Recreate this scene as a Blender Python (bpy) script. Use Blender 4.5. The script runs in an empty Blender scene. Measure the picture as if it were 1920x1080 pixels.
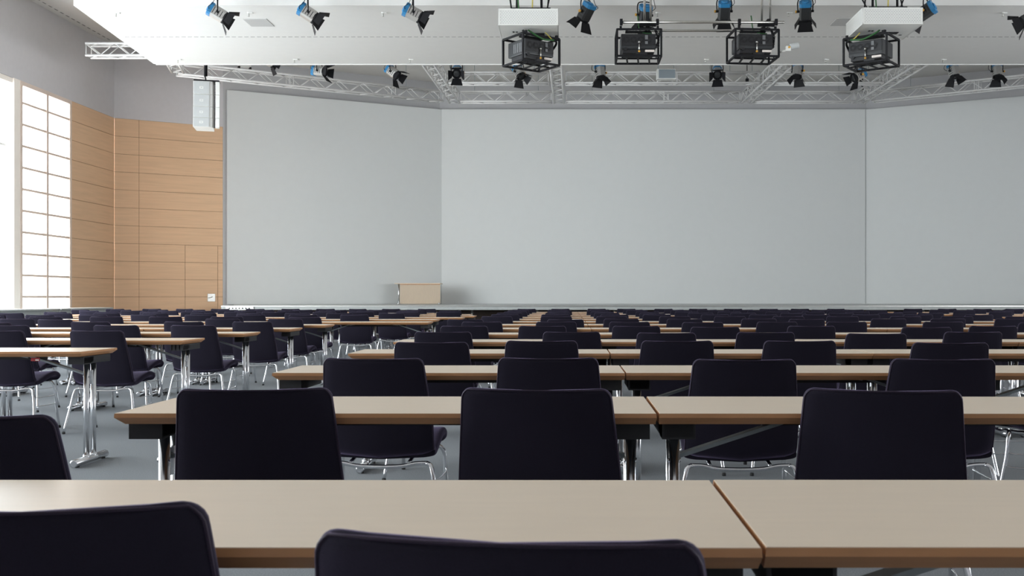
import bpy, bmesh, math, random
from math import pi, sin, cos, radians as R
from mathutils import Vector, Matrix

S = bpy.context.scene
C = S.collection
random.seed(11)

# ------------------------------------------------------------------ camera
cam_d = bpy.data.cameras.new('camera')
cam_d.sensor_width = 36.0
cam_d.lens = 37.5
cam_d.shift_x = -0.0531
cam_d.shift_y = 0.0094
cam_d.clip_start = 0.05
cam_d.clip_end = 300
cam_d.dof.use_dof = True
cam_d.dof.focus_distance = 7.0
cam_d.dof.aperture_fstop = 13.0
cam = bpy.data.objects.new('camera', cam_d)
C.objects.link(cam)
cam.location = (0, 0, 1.08)
cam.rotation_euler = (R(90), 0, 0)
S.camera = cam

# ------------------------------------------------------------------ world, light, exposure
SKY = 5.0
w = bpy.data.worlds.new('overcast_sky')
S.world = w
w.use_nodes = True
bg = w.node_tree.nodes['Background']
bg.inputs['Color'].default_value = (0.93, 0.97, 1.0, 1)
bg.inputs['Strength'].default_value = SKY
S.view_settings.view_transform = 'Standard'
S.view_settings.look = 'None'
S.view_settings.exposure = 1.66
S.view_settings.gamma = 1.0
S.view_settings.use_curve_mapping = False
S.cycles.max_bounces = 10
S.cycles.diffuse_bounces = 6
S.cycles.glossy_bounces = 4
S.cycles.transparent_max_bounces = 8
S.cycles.caustics_reflective = False
S.cycles.caustics_refractive = False
S.cycles.sample_clamp_indirect = 6.0


def portal(name, loc, rot, sx, sy):
    """a daylight portal in a window opening: guides sampling of the sky, gives no light of its own"""
    l = bpy.data.lights.new(name, 'AREA')
    l.shape = 'RECTANGLE'
    l.size, l.size_y = sx, sy
    l.cycles.is_portal = True
    o = bpy.data.objects.new(name, l)
    C.objects.link(o)
    o.location = loc
    o.rotation_euler = rot
    return o


XL, XR = -12.8, 18.52           # side walls
YB = -6.0                       # wall behind the viewer
ZC = 8.18                       # ceiling
ZW = 6.17                       # top of the timber cladding and of the windows
CX = 2.86                       # axis of the stage
portal('sky_portal_window_side', (XL - 0.2, 12.55, 3.1), (R(90), 0, R(-90)), 24.2, 6.0)
portal('sky_portal_far_side', (XR + 0.2, 10.5, 2.4), (R(90), 0, R(90)), 17.0, 2.6)  # unseen far-side opening, added for fill light


# ------------------------------------------------------------------ materials
def mat(name, col, rough=0.5, metal=0.0, var=0.06, scale=30.0, bump=0.0, stretch=(1, 1, 1), sheen=0.0, spec=0.5, coat=0.0, sheen_tint=None):
    m = bpy.data.materials.new(name)
    m.use_nodes = True
    nt = m.node_tree
    b = nt.nodes['Principled BSDF']
    b.inputs['Roughness'].default_value = rough
    b.inputs['Metallic'].default_value = metal
    b.inputs['Specular IOR Level'].default_value = spec
    b.inputs['Coat Weight'].default_value = coat
    if sheen:
        b.inputs['Sheen Weight'].default_value = sheen
        b.inputs['Sheen Roughness'].default_value = 0.45
        b.inputs['Sheen Tint'].default_value = sheen_tint or (1, 1, 1, 1)
    tc = nt.nodes.new('ShaderNodeTexCoord')
    mp = nt.nodes.new('ShaderNodeMapping')
    mp.inputs['Scale'].default_value = stretch
    nz = nt.nodes.new('ShaderNodeTexNoise')
    nz.inputs['Scale'].default_value = scale
    nz.inputs['Detail'].default_value = 4
    rp = nt.nodes.new('ShaderNodeValToRGB')
    lo = [max(0, c * (1 - var)) for c in col]
    hi = [min(1, c * (1 + var)) for c in col]
    rp.color_ramp.elements[0].color = (*lo, 1)
    rp.color_ramp.elements[0].position = 0.3
    rp.color_ramp.elements[1].color = (*hi, 1)
    rp.color_ramp.elements[1].position = 0.7
    nt.links.new(tc.outputs['Object'], mp.inputs['Vector'])
    nt.links.new(mp.outputs['Vector'], nz.inputs['Vector'])
    nt.links.new(nz.outputs['Fac'], rp.inputs['Fac'])
    nt.links.new(rp.outputs['Color'], b.inputs['Base Color'])
    if bump:
        bp = nt.nodes.new('ShaderNodeBump')
        bp.inputs['Strength'].default_value = bump
        bp.inputs['Distance'].default_value = 0.004
        nt.links.new(nz.outputs['Fac'], bp.inputs['Height'])
        nt.links.new(bp.outputs['Normal'], b.inputs['Normal'])
    return m


def srgb(r, g, b):
    f = lambda c: (c / 12.92) if c <= 0.04045 else ((c + 0.055) / 1.055) ** 2.4
    return (f(r / 255), f(g / 255), f(b / 255))


M = {}
M['carpet'] = mat('grey_carpet', srgb(134, 138, 142), 0.95, var=0.2, scale=160, bump=0.4, spec=0.1)
M['paint_grey'] = mat('grey_wall_paint', srgb(207, 204, 206), 0.85, var=0.015, scale=8, spec=0.2)
M['paint_shade'] = mat('mid_grey_wall_paint', srgb(190, 190, 192), 0.85, var=0.015, scale=8, spec=0.2)
M['ceiling'] = mat('ceiling_paint', srgb(206, 203, 199), 0.9, var=0.012, scale=6, spec=0.2)
M['soffit'] = mat('white_soffit_paint', srgb(224, 223, 220), 0.7, var=0.01, scale=5, spec=0.25)
M['screen'] = mat('matt_screen_cloth', srgb(218, 220, 219), 0.9, var=0.008, scale=4, spec=0.1)
M['beech'] = mat('beech_cladding', srgb(226, 188, 152), 0.5, var=0.05, scale=3.0, stretch=(0.35, 0.35, 6), spec=0.35)
M['groove'] = mat('dark_groove', srgb(150, 112, 82), 0.8, var=0.05)
M['laminate'] = mat('pale_beech_laminate', srgb(218, 200, 178), 0.34, var=0.02, scale=5, stretch=(1, 7, 1), spec=0.5)
M['edge'] = mat('beech_edge', srgb(182, 132, 90), 0.42, var=0.08, scale=9, stretch=(0.7, 6, 6), spec=0.4)
M['fabric'] = mat('dark_purple_fabric', (0.0140, 0.0122, 0.0205), 0.85, var=0.12, scale=420, bump=0.15, sheen=0.32, spec=0.12, sheen_tint=(0.62, 0.5, 0.85, 1))
M['piping'] = mat('purple_piping', (0.022, 0.015, 0.028), 0.6, var=0.1, scale=300, sheen=0.25, spec=0.25, sheen_tint=(0.8, 0.55, 0.95, 1))
M['chrome'] = mat('chrome', (0.80, 0.81, 0.83), 0.20, 1.0, var=0.03, scale=20)
M['steel'] = mat('brushed_steel', (0.55, 0.54, 0.51), 0.32, 1.0, var=0.06, scale=40)
M['greymetal'] = mat('grey_painted_steel', srgb(150, 160, 163), 0.45, 0.2, var=0.05)
M['blackplastic'] = mat('black_plastic', (0.012, 0.012, 0.014), 0.55, var=0.1, scale=60)
M['blackmetal'] = mat('black_powder_coat', (0.007, 0.007, 0.009), 0.6, 0.0, var=0.1, scale=80, spec=0.25)
M['darkgrey'] = mat('dark_grey_casing', (0.028, 0.030, 0.032), 0.45, var=0.08, scale=50)
M['midgrey'] = mat('mid_grey_panel', (0.16, 0.165, 0.17), 0.5, var=0.05)
M['sidegrey'] = mat('sideboard_grey', srgb(158, 164, 162), 0.5, var=0.04)
M['vent'] = mat('vent_black', (0.006, 0.006, 0.007), 0.7, var=0.1)
M['rubber'] = mat('rubber_foot', (0.02, 0.02, 0.02), 0.8, var=0.1)
M['truss'] = mat('truss_aluminium', srgb(214, 213, 212), 0.5, 0.0, var=0.03, scale=12)
M['blue'] = mat('blue_lamp_paint', srgb(44, 122, 172), 0.4, var=0.06, scale=25)
M['silver'] = mat('silver_lamp_body', (0.56, 0.55, 0.53), 0.35, 0.7, var=0.05, scale=30)
M['yellow'] = mat('yellow_knob', srgb(214, 160, 60), 0.5, var=0.05)
M['green'] = mat('green_cable', srgb(40, 92, 44), 0.5, var=0.08)
M['yellowgreen'] = mat('yellow_cable', srgb(196, 180, 84), 0.5, var=0.08)
M['white'] = mat('white_casing', srgb(226, 226, 222), 0.5, var=0.012, scale=20)
M['speakergrille'] = mat('pale_grey_grille', srgb(184, 187, 187), 0.7, var=0.05, scale=300)
M['slot'] = mat('dark_slot', srgb(120, 118, 116), 0.8, var=0.05)
M['stage'] = mat('grey_stage_deck', srgb(176, 180, 178), 0.35, var=0.05, scale=12)
M['stageface'] = mat('grey_stage_edge', srgb(170, 173, 170), 0.5, var=0.05, scale=12)
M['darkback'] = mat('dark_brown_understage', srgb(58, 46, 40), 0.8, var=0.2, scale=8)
M['desk'] = mat('pale_desk_panel', srgb(196, 178, 156), 0.5, var=0.03, scale=5, stretch=(6, 1, 1))
M['red'] = mat('red_label', srgb(170, 50, 52), 0.5, var=0.04)
M['facade'] = mat('pale_blue_facade', srgb(66, 84, 104), 0.6, var=0.1, scale=2)
M['windowpost'] = mat('flare_whitened_post', srgb(252, 243, 234), 0.5, var=0.015, scale=4, stretch=(6, 6, 0.5))  # post and header whitened, window flare painted into the colour
M['pinkwhite'] = mat('label_white', srgb(226, 216, 208), 0.5, var=0.05)


def glass_mat():
    m = bpy.data.materials.new('clear_glass')
    m.use_nodes = True
    nt = m.node_tree
    nt.nodes.clear()
    out = nt.nodes.new('ShaderNodeOutputMaterial')
    mix = nt.nodes.new('ShaderNodeMixShader')
    tr = nt.nodes.new('ShaderNodeBsdfTransparent')
    gl = nt.nodes.new('ShaderNodeBsdfGlossy')
    nz = nt.nodes.new('ShaderNodeTexNoise')
    mr = nt.nodes.new('ShaderNodeMapRange')
    gl.inputs['Roughness'].default_value = 0.02
    tr.inputs['Color'].default_value = (0.95, 0.97, 0.98, 1)
    mr.inputs['To Min'].default_value = 0.05
    mr.inputs['To Max'].default_value = 0.07
    nt.links.new(nz.outputs['Fac'], mr.inputs['Value'])
    nt.links.new(mr.outputs['Result'], mix.inputs['Fac'])
    nt.links.new(tr.outputs[0], mix.inputs[1])
    nt.links.new(gl.outputs[0], mix.inputs[2])
    nt.links.new(mix.outputs[0], out.inputs['Surface'])
    return m


def frosted_mat(strength):
    m = mat('frosted_daylit_pane', (0.85, 0.85, 0.83), 0.6, var=0.01, scale=3)
    b = m.node_tree.nodes['Principled BSDF']
    b.inputs['Emission Color'].default_value = (1.0, 0.985, 0.955, 1)
    b.inputs['Emission Strength'].default_value = strength
    return m


M['glass'] = glass_mat()
M['frosted'] = frosted_mat(1.8)


def perforated_mat():
    """white sheet metal with a staggered grid of small holes"""
    m = mat('perforated_white_sheet', srgb(226, 226, 222), 0.5, var=0.012, scale=20)
    nt = m.node_tree
    b = nt.nodes['Principled BSDF']
    ramp = [n for n in nt.nodes if n.type == 'VALTORGB'][0]
    tc = [n for n in nt.nodes if n.type == 'TEX_COORD'][0]
    br = nt.nodes.new('ShaderNodeTexBrick')
    br.inputs['Scale'].default_value = 1.0
    br.inputs['Brick Width'].default_value = 0.044
    br.inputs['Row Height'].default_value = 0.026
    br.inputs['Mortar Size'].default_value = 0.0095
    br.inputs['Mortar Smooth'].default_value = 0.3
    br.inputs['Color1'].default_value = (0.42, 0.42, 0.41, 1)
    br.inputs['Color2'].default_value = (0.5, 0.5, 0.49, 1)
    br.inputs['Mortar'].default_value = (*srgb(226, 226, 222), 1)
    sx = nt.nodes.new('ShaderNodeSeparateXYZ')
    ad = nt.nodes.new('ShaderNodeMath')
    ad.operation = 'ADD'
    cx = nt.nodes.new('ShaderNodeCombineXYZ')
    nt.links.new(tc.outputs['Object'], sx.inputs[0])
    nt.links.new(sx.outputs['X'], ad.inputs[0])
    nt.links.new(sx.outputs['Y'], ad.inputs[1])
    nt.links.new(ad.outputs[0], cx.inputs['X'])
    nt.links.new(sx.outputs['Z'], cx.inputs['Y'])
    nt.links.new(cx.outputs[0], br.inputs['Vector'])
    mx = nt.nodes.new('ShaderNodeMix')
    mx.data_type = 'RGBA'
    mx.blend_type = 'MULTIPLY'
    mx.inputs['Factor'].default_value = 0.0
    nt.links.new(ramp.outputs['Color'], mx.inputs[6])
    nt.links.new(br.outputs['Color'], mx.inputs[7])
    nt.links.new(br.outputs['Color'], b.inputs['Base Color'])
    return m


M['perforated'] = perforated_mat()


# ------------------------------------------------------------------ mesh helper
class MB:
    def __init__(self):
        self.bm = bmesh.new()
        self.mi = 0

    def box(self, c, s, rot=None, bevel=0.0, mi=None):
        r = bmesh.ops.create_cube(self.bm, size=1.0)
        vs = r['verts']
        m = Matrix.Translation(Vector(c)) @ (rot.to_4x4() if rot else Matrix.Identity(4)) @ Matrix.Diagonal((*s, 1))
        bmesh.ops.transform(self.bm, matrix=m, verts=vs)
        fs = {f for v in vs for f in v.link_faces}
        for f in fs:
            f.material_index = self.mi if mi is None else mi
        if bevel:
            es = list({e for v in vs for e in v.link_edges})
            r2 = bmesh.ops.bevel(self.bm, geom=es, offset=bevel, segments=2, affect='EDGES', profile=0.6)
            for f in r2['faces']:
                f.material_index = self.mi if mi is None else mi
        return self

    def loops(self, rings, cap=True, smooth=True, closed=True):
        """skin a list of vertex rings"""
        vr = [[self.bm.verts.new(p) for p in ring] for ring in rings]
        n = len(vr[0])
        for a, b in zip(vr, vr[1:]):
            for i in range(n if closed else n - 1):
                j = (i + 1) % n
                f = self.bm.faces.new((a[i], a[j], b[j], b[i]))
                f.smooth = smooth
                f.material_index = self.mi
        if cap:
            for ring, rev in ((vr[0], True), (vr[-1], False)):
                f = self.bm.faces.new(list(reversed(ring)) if rev else ring)
                f.material_index = self.mi
        return self

    def tube(self, pts, r, n=10, smooth=True, rads=None):
        pts = [Vector(p) for p in pts]
        rings = []
        up = None
        for i, p in enumerate(pts):
            if i == 0:
                t = pts[1] - pts[0]
            elif i == len(pts) - 1:
                t = pts[-1] - pts[-2]
            else:
                t = (pts[i + 1] - p).normalized() + (p - pts[i - 1]).normalized()
            t.normalize()
            if up is None:
                up = Vector((0, 0, 1)) if abs(t.z) < 0.9 else Vector((0, 1, 0))
            x = t.cross(up).normalized()
            up = x.cross(t).normalized()
            rr = rads[i] if rads else r
            rings.append([p + rr * (cos(2 * pi * k / n) * x + sin(2 * pi * k / n) * up) for k in range(n)])
        return self.loops(rings, True, smooth)

    def bar(self, p0, p1, wdt, hgt, bevel=0.0):
        """rectangular bar from p0 to p1"""
        p0, p1 = Vector(p0), Vector(p1)
        d = p1 - p0
        q = d.to_track_quat('Y', 'Z').to_matrix()
        return self.box((p0 + p1) / 2, (wdt, d.length, hgt), q, bevel)

    def prism(self, poly, axis, a, b):
        """extrude a 2-D polygon along axis 'x','y' or 'z' from a to b"""
        def put(u, v, s):
            return {'x': (s, u, v), 'y': (u, s, v), 'z': (u, v, s)}[axis]
        return self.loops([[put(u, v, a) for u, v in poly], [put(u, v, b) for u, v in poly]], True, False)

    def lathe(self, prof, origin=(0, 0, 0), axis='z', n=16):
        """prof: (radius, height) pairs"""
        rings = []
        o = Vector(origin)
        for r, h in prof:
            ring = []
            for k in range(n):
                a = 2 * pi * k / n
                if axis == 'z':
                    p = (r * cos(a), r * sin(a), h)
                elif axis == 'y':
                    p = (r * cos(a), h, r * sin(a))
                else:
                    p = (h, r * cos(a), r * sin(a))
                ring.append(o + Vector(p))
            rings.append(ring)
        return self.loops(rings, True, True)

    def xf(self, m):
        bmesh.ops.transform(self.bm, matrix=m, verts=self.bm.verts)
        return self

    def mesh(self, name, mats):
        bmesh.ops.recalc_face_normals(self.bm, faces=self.bm.faces)
        me = bpy.data.meshes.new(name)
        self.bm.to_mesh(me)
        self.bm.free()
        for m in (mats if isinstance(mats, (list, tuple)) else [mats]):
            me.materials.append(M[m] if isinstance(m, str) else m)
        return me

    def build(self, name, mats, parent=None, loc=None):
        o = bpy.data.objects.new(name, self.mesh(name, mats))
        C.objects.link(o)
        if parent is not None:
            o.parent = parent
        if loc is not None:
            o.location = loc
        return o


def thing(name, label, cat, loc=(0, 0, 0), rz=0.0, group=None):
    o = bpy.data.objects.new(name, None)
    o.empty_display_size = 0.1
    C.objects.link(o)
    o.location = loc
    o.rotation_euler = (0, 0, rz)
    return tag(o, label, cat, group)


def tag(o, label, cat, group=None):
    o['label'] = label
    o['category'] = cat
    if group:
        o['group'] = group
    return o


def struct(o, label=None, cat=None):
    o['kind'] = 'structure'
    if label:
        o['label'] = label
        o['category'] = cat or 'wall'
    return o


def copy_tree(o, parent=None):
    c = o.copy()
    C.objects.link(c)
    if parent is not None:
        c.parent = parent
    for ch in list(o.children):
        copy_tree(ch, c)
    return c


def smooth_path(pts, n=6):
    """Catmull-Rom through pts"""
    P = [Vector(p) for p in pts]
    P = [P[0] * 2 - P[1]] + P + [P[-1] * 2 - P[-2]]
    out = []
    for i in range(1, len(P) - 2):
        for k in range(n):
            t = k / n
            a, b, c, d = P[i - 1], P[i], P[i + 1], P[i + 2]
            out.append(0.5 * ((2 * b) + (c - a) * t + (2 * a - 5 * b + 4 * c - d) * t * t + (3 * b - a - 3 * c + d) * t ** 3))
    out.append(P[-2])
    return out


ORD = ['first', 'second', 'third', 'fourth', 'fifth', 'sixth', 'seventh', 'eighth', 'ninth', 'tenth', 'eleventh', 'twelfth', 'thirteenth', 'fourteenth', 'fifteenth', 'sixteenth']

# ------------------------------------------------------------------ room shell
OBL0 = 30.2                      # the side walls end here and the oblique walls begin
JL, JR = (-10.24, 31.8), (15.96, 31.8)
SL, SR = (-4.18, 35.25), (9.90, 35.25)

b = MB()
b.box((CX, 16, -0.1), (XR - XL + 3, 46, 0.2))
struct(b.build('floor', 'carpet'), 'grey carpeted floor of the hall', 'floor')
b = MB()
b.box((CX, 15.5, ZC + 0.1), (XR - XL + 1, 45, 0.2))
struct(b.build('ceiling', 'ceiling'), 'pale painted ceiling above the hall', 'ceiling')
b = MB()
for side in (1,):
    y = 2.0
    while y < 29.6:
        b.box((XL + 0.22, y, ZC - 0.002), (0.03, 0.16, 0.006))
        y += 0.3
struct(b.build('trim_ceiling_slots', 'slot'), 'row of air slots in the ceiling beside the window wall', 'vent')


def wall_seg(p, q, z0, z1, thick, mb):
    """upright wall slab from p to q (plan), its room face on the line p-q, thickness to the outside"""
    p, q = Vector((*p, 0)), Vector((*q, 0))
    d = (q - p).normalized()
    nrm = Vector((-d.y, d.x, 0))
    mid = (p + q) / 2 + nrm * thick / 2
    a = math.atan2(d.y, d.x)
    mb.box((mid.x, mid.y, (z0 + z1) / 2), ((q - p).length, thick, z1 - z0), Matrix.Rotation(a, 3, 'Z'))
    return mb


ROW = 0.507
# wall on the window side: grey above, timber piers and rails around the glazing
b = MB()
b.box((XL - 0.15, (YB + OBL0) / 2, (ZW + ZC) / 2), (0.3, OBL0 - YB, ZC - ZW))
struct(b.build('wall_left', 'paint_grey'), 'grey painted wall above the tall windows', 'wall')


def clad(name, p, q, splits, z_top=ZW, z_bot=0.0, label=None, skip=None):
    """timber cladding of wide boards with open joints on the line p-q (plan), room on its right-hand side when walking p to q"""
    P, Q = Vector((*p, 0)), Vector((*q, 0))
    L = (Q - P).length
    d = (Q - P) / L
    nrm = Vector((-d.y, d.x, 0))
    rot = Matrix.Rotation(math.atan2(d.y, d.x), 3, 'Z')
    mb = MB()
    mb.mi = 1
    c = (P + Q) / 2 + nrm * 0.12
    mb.box((c.x, c.y, (z_top + z_bot) / 2), (L, 0.2, z_top - z_bot), rot)
    mb.mi = 0
    z = z_top
    while z > z_bot + 0.02:
          z2 = max(z_bot, z - ROW)
          xs = [0.0] + [q for q in splits if not skip or z - 0.1 < skip[2] or q < skip[0] - 0.01] + [L]
          for x0, x1 in zip(xs, xs[1:]):
            if not (skip and skip[0] <= (x0 + x1) / 2 <= skip[1] and z - 0.1 < skip[2]):
                cc = P + d * (x0 + x1) / 2 + nrm * 0.012
                mb.box((cc.x, cc.y, (z + z2) / 2), (x1 - x0 - 0.008, 0.03, z - z2 - 0.010), rot)
          z = z2
    return struct(mb.build(name, ['beech', 'groove']), label, 'wall')


clad('wall_left_pier', (XL, 27.56), (XL, OBL0), [], label='beech board cladding between the paned window and the corner')
clad('wall_left_rear', (XL, YB), (XL, 0.4), [2.5, 5.0], label='beech board cladding behind the viewer')

# oblique wall with the hidden door
p, q = Vector((XL, OBL0, 0)), Vector((*JL, 0))
Lw = (q - p).length
dirw = (q - p) / Lw
s1, s2, s3 = 0.66, 1.93, 2.87      # board seams: panel, door left, door right
clad('wall_oblique_left', (XL, OBL0), JL, [s1, s2, s3], label='beech board wall in the corner beside the stage', skip=(s2, s3, ZW - ROW * 7))
b = MB()
wall_seg((XL, OBL0), JL, ZW, ZC, 0.25, b)
struct(b.build('wall_oblique_upper', 'paint_grey'), 'grey painted wall above the corner cladding', 'wall')
# the flush door
zt = ZW - ROW * 7
nrm = Vector((-dirw.y, dirw.x, 0))
ang = math.atan2(dirw.y, dirw.x)
dc = p + dirw * (s2 + s3) / 2
door = bpy.data.objects.new('door_1', None)
C.objects.link(door)
door.location = (dc.x, dc.y, 0)
door.rotation_euler = (0, 0, ang)
struct(door, 'flush beech door hidden in the corner cladding', 'door')
b = MB()
z = zt
while z > 0.02:
    z2 = max(0.0, z - ROW)
    b.box((0, 0.012, (z + z2) / 2), (s3 - s2 - 0.014, 0.03, z - z2 - 0.010))
    z = z2
b.build('door_leaf', 'beech', door)
b = MB()
b.box((0.28, -0.012, 1.08), (0.22, 0.012, 0.23), bevel=0.003)
b.tube([(0.30, -0.02, 1.10), (0.30, -0.05, 1.10), (0.20, -0.055, 1.07)], 0.011, 8)
b.tube([(0.34, -0.016, 1.04), (0.34, -0.026, 1.04)], 0.016, 10)
b.build('door_handle', 'steel', door)

# walls behind and above the screens
b = MB()
wall_seg(JL, SL, 0, ZC, 0.25, b)
struct(b.build('wall_behind_left_screen', 'paint_shade'), 'grey wall strip above the left-hand oblique screen', 'wall')
b = MB()
wall_seg(SL, SR, 0, ZC, 0.25, b)
struct(b.build('wall_behind_centre_screen', 'paint_shade'), 'grey wall strip above the centre screen', 'wall')
b = MB()
wall_seg(SR, JR, 0, ZC, 0.25, b)
struct(b.build('wall_behind_right_screen', 'paint_shade'), 'grey wall strip above the right-hand oblique screen', 'wall')
# far side of the hall, outside the picture; its window opening is added and sized for fill light
b = MB()
wall_seg(JR, (XR, OBL0), 0, ZC, 0.25, b)
struct(b.build('wall_oblique_right', 'beech'))
b = MB()
b.box((XR + 0.15, (OBL0 + 19.0) / 2, ZC / 2), (0.3, OBL0 - 19.0, ZC))
b.box((XR + 0.15, (YB + 2.0) / 2, ZC / 2), (0.3, 2.0 - YB, ZC))
b.box((XR + 0.15, 10.5, 0.55), (0.3, 17.0, 1.1))
b.box((XR + 0.15, 10.5, (3.7 + ZC) / 2), (0.3, 17.0, ZC - 3.7))
for y in (5.4, 8.8, 12.2, 15.6):
    b.box((XR + 0.1, y, 2.4), (0.12, 0.12, 2.6))
struct(b.build('wall_right', 'paint_grey'))
b = MB()
b.box(((XL + XR) / 2, YB - 0.15, ZC / 2), (XR - XL + 0.6, 0.3, ZC))
struct(b.build('wall_back', 'paint_grey'))

# ------------------------------------------------------------------ windows
# window 1: paned, frosted; 2 columns by 12 rows
y0, y1 = 24.98, 27.56
win = bpy.data.objects.new('window_1', None)
C.objects.link(win)
win.location = (XL, (y0 + y1) / 2, 0)
struct(win, 'tall frosted window with two columns of panes', 'window')
ym = (y1 - y0) / 2
b = MB()
for yy in (-ym + 0.05, ym - 0.05):
    b.box((-0.05, yy, ZW / 2), (0.14, 0.10, ZW))
b.box((-0.05, 0.02, ZW / 2), (0.14, 0.10, ZW))
b.box((-0.05, 0, ZW - 0.056), (0.152, ym * 2 - 0.004, 0.10))
for i in range(1, 12):
    b.box((-0.05, 0, ZW - ROW * i), (0.12, ym * 2, 0.055))
b.box((-0.05, 0, 0.076), (0.152, ym * 2 - 0.004, 0.14))
b.build('window_frame', mat('taupe_window_frame', srgb(226, 208, 196), 0.5, var=0.03), win)
b = MB()
for i in range(12):
    z = ZW - ROW * (i + 0.5)
    for yy in (-ym / 2 - 0.02, ym / 2 + 0.02):
        b.box((-0.085, yy, z), (0.012, ym - 0.06, ROW - 0.03))
b.build('window_panes', 'frosted', win)

# clear glazed bays running back from it
k = 2
yb = 24.98
while yb > 0.7:
    ya = max(0.4, yb - 3.0725)
    wn = bpy.data.objects.new('window_%d' % k, None)
    C.objects.link(wn)
    wn.location = (XL, (ya + yb) / 2, 0)
    struct(wn, 'clear full height window bay beside the frosted window' if k == 2 else 'clear window bay further along the side wall', 'window')
    h = (yb - ya) / 2
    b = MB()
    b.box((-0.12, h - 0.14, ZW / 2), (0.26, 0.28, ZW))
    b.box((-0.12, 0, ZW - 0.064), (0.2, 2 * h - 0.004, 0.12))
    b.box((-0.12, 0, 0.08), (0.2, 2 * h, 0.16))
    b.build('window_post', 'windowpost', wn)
    b = MB()
    b.box((-0.16, -h * 0.35, ZW / 2), (0.08, 0.06, ZW - 0.2))
    b.box((-0.16, -0.14, 4.6), (0.08, 2 * h - 0.28, 0.06))
    b.build('window_frame', 'white', wn)
    b = MB()
    b.box((-0.17, -0.14, ZW / 2), (0.014, 2 * h - 0.3, ZW - 0.26))
    b.build('window_glass', 'glass', wn)
    yb = ya
    k += 1
# building seen through the clear glass
b = MB()
b.box((-22, 30, 2.2), (3.0, 22, 8.0))
for i in range(22):
    b.box((-20.4, 19.5 + i, 2.2), (0.3, 0.25, 8.0), mi=1)
for zz in (0.5, 2.2, 4.0, 5.6):
    b.box((-20.4, 30, zz), (0.25, 22, 0.18), mi=1)
fc = b.build('exterior_building', ['facade', 'white'])
fc['kind'] = 'structure'
fc['label'] = 'pale blue building front outside the clear window'
fc['category'] = 'building'

# ------------------------------------------------------------------ screens
def screen(name, p, q, z0, z1, label, inset=0.12):
    P, Q = Vector((*p, 0)), Vector((*q, 0))
    L = (Q - P).length
    d = (Q - P) / L
    nrm = Vector((-d.y, d.x, 0))
    c = (P + Q) / 2 - nrm * inset
    root = thing(name, label, 'screen', (c.x, c.y, 0), math.atan2(d.y, d.x))
    b = MB()
    b.box((0, 0.02, (z0 + z1) / 2), (L - 0.012, 0.06, z1 - z0), bevel=0.004)
    b.build('screen_surface', 'screen', root)
    b = MB()
    b.box((0, 0.08, z1 - 0.03), (L - 0.1, 0.06, 0.05))
    for xx in (-L / 2 + 0.04, L / 2 - 0.04):
        b.box((xx, 0.075, (z0 + z1) / 2), (0.05, 0.05, z1 - z0 - 0.1))
    b.build('frame', 'greymetal', root)
    return root


ZS0, ZS1 = 0.8745, 7.265
screen('projection_screen', (JL[0] + 0.08, JL[1] + 0.05), (SL[0] + 0.03, SL[1] - 0.07), ZS0, 7.265, 'tall white oblique screen behind the desk, next to the beech cladding')
screen('projection_screen', (SL[0] + 0.083, SL[1] - 0.13), (SR[0] - 0.083, SR[1] - 0.13), ZS0, 7.265, 'widest white screen, facing the room square on between two oblique ones', 0.10)
screen('projection_screen', (SR[0] - 0.03, SR[1] - 0.07), (JR[0] - 0.08, JR[1] + 0.05), ZS0, 7.265, 'white oblique screen beyond the centre screen, farther from the windows')

# ------------------------------------------------------------------ suspended soffit
ZSO = 6.6
b = MB()
top = [(-9.31, 20.15), (15.1, 20.15), (15.5, 25.2), (-9.75, 25.2)]
b.loops([[(x, y, ZSO) for x, y in top], [(x, y, ZSO + 0.5) for x, y in top]], True, False)
b.box((2.9, 25.215, ZSO + 0.03), (25.2, 0.03, 0.10))
sof = struct(b.build('ceiling_soffit', 'soffit'), 'broad white suspended ceiling panel above the table rows', 'ceiling')
b = MB()
x = -9.3
while x < 15.0:
    b.box((x, 22.58, ZSO - 0.001), (0.085, 0.017, 0.006))
    x += 0.133
b.build('slot_strip', 'slot', sof)

for (x, y, lab) in [(-6.17, 21.4, 'flush grey access panel in the white soffit near its window end'), (5.57, 21.35, 'flush grey access panel in the white soffit beside the far projector housing')]:
    b = MB()
    b.box((0, 0, 0), (0.47, 0.58, 0.012), bevel=0.003)
    o = b.build('access_panel', mat('access_panel_grey', srgb(186, 185, 183), 0.7, var=0.02), None, (x, y, ZSO - 0.004))
    tag(o, lab, 'ceiling panel')

# small sprinkler brackets
def sprinkler(x, y, label):
    root = thing('sprinkler_head', label, 'sprinkler', (x, y, ZSO), 0, 'sprinkler heads under the soffit')
    b = MB()
    b.box((0.03, 0, -0.012), (0.10, 0.05, 0.018), bevel=0.003)
    b.lathe([(0.035, 0), (0.035, -0.01), (0.018, -0.014)], n=12)
    b.build('base', 'white', root)
    b = MB()
    b.tube([(0, 0, -0.01), (0, 0, -0.075)], 0.013, 8)
    b.lathe([(0.022, -0.075), (0.022, -0.08)], n=10)
    b.build('nozzle', 'steel', root)


sp_front = [-8.72, -6.15, -3.55, 1.76, 4.3, 8.45]
for i, x in enumerate(sp_front):
    sprinkler(x, 20.65, 'small sprinkler head near the front soffit edge, %s from the window end' % ORD[i])
sp_rear = [-9.0, -6.3, -3.62, 3.22, 6.0, 8.72]
for i, x in enumerate(sp_rear):
    sprinkler(x, 24.7, 'small sprinkler head near the rear soffit edge, %s from the window end' % ORD[i])

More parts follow.
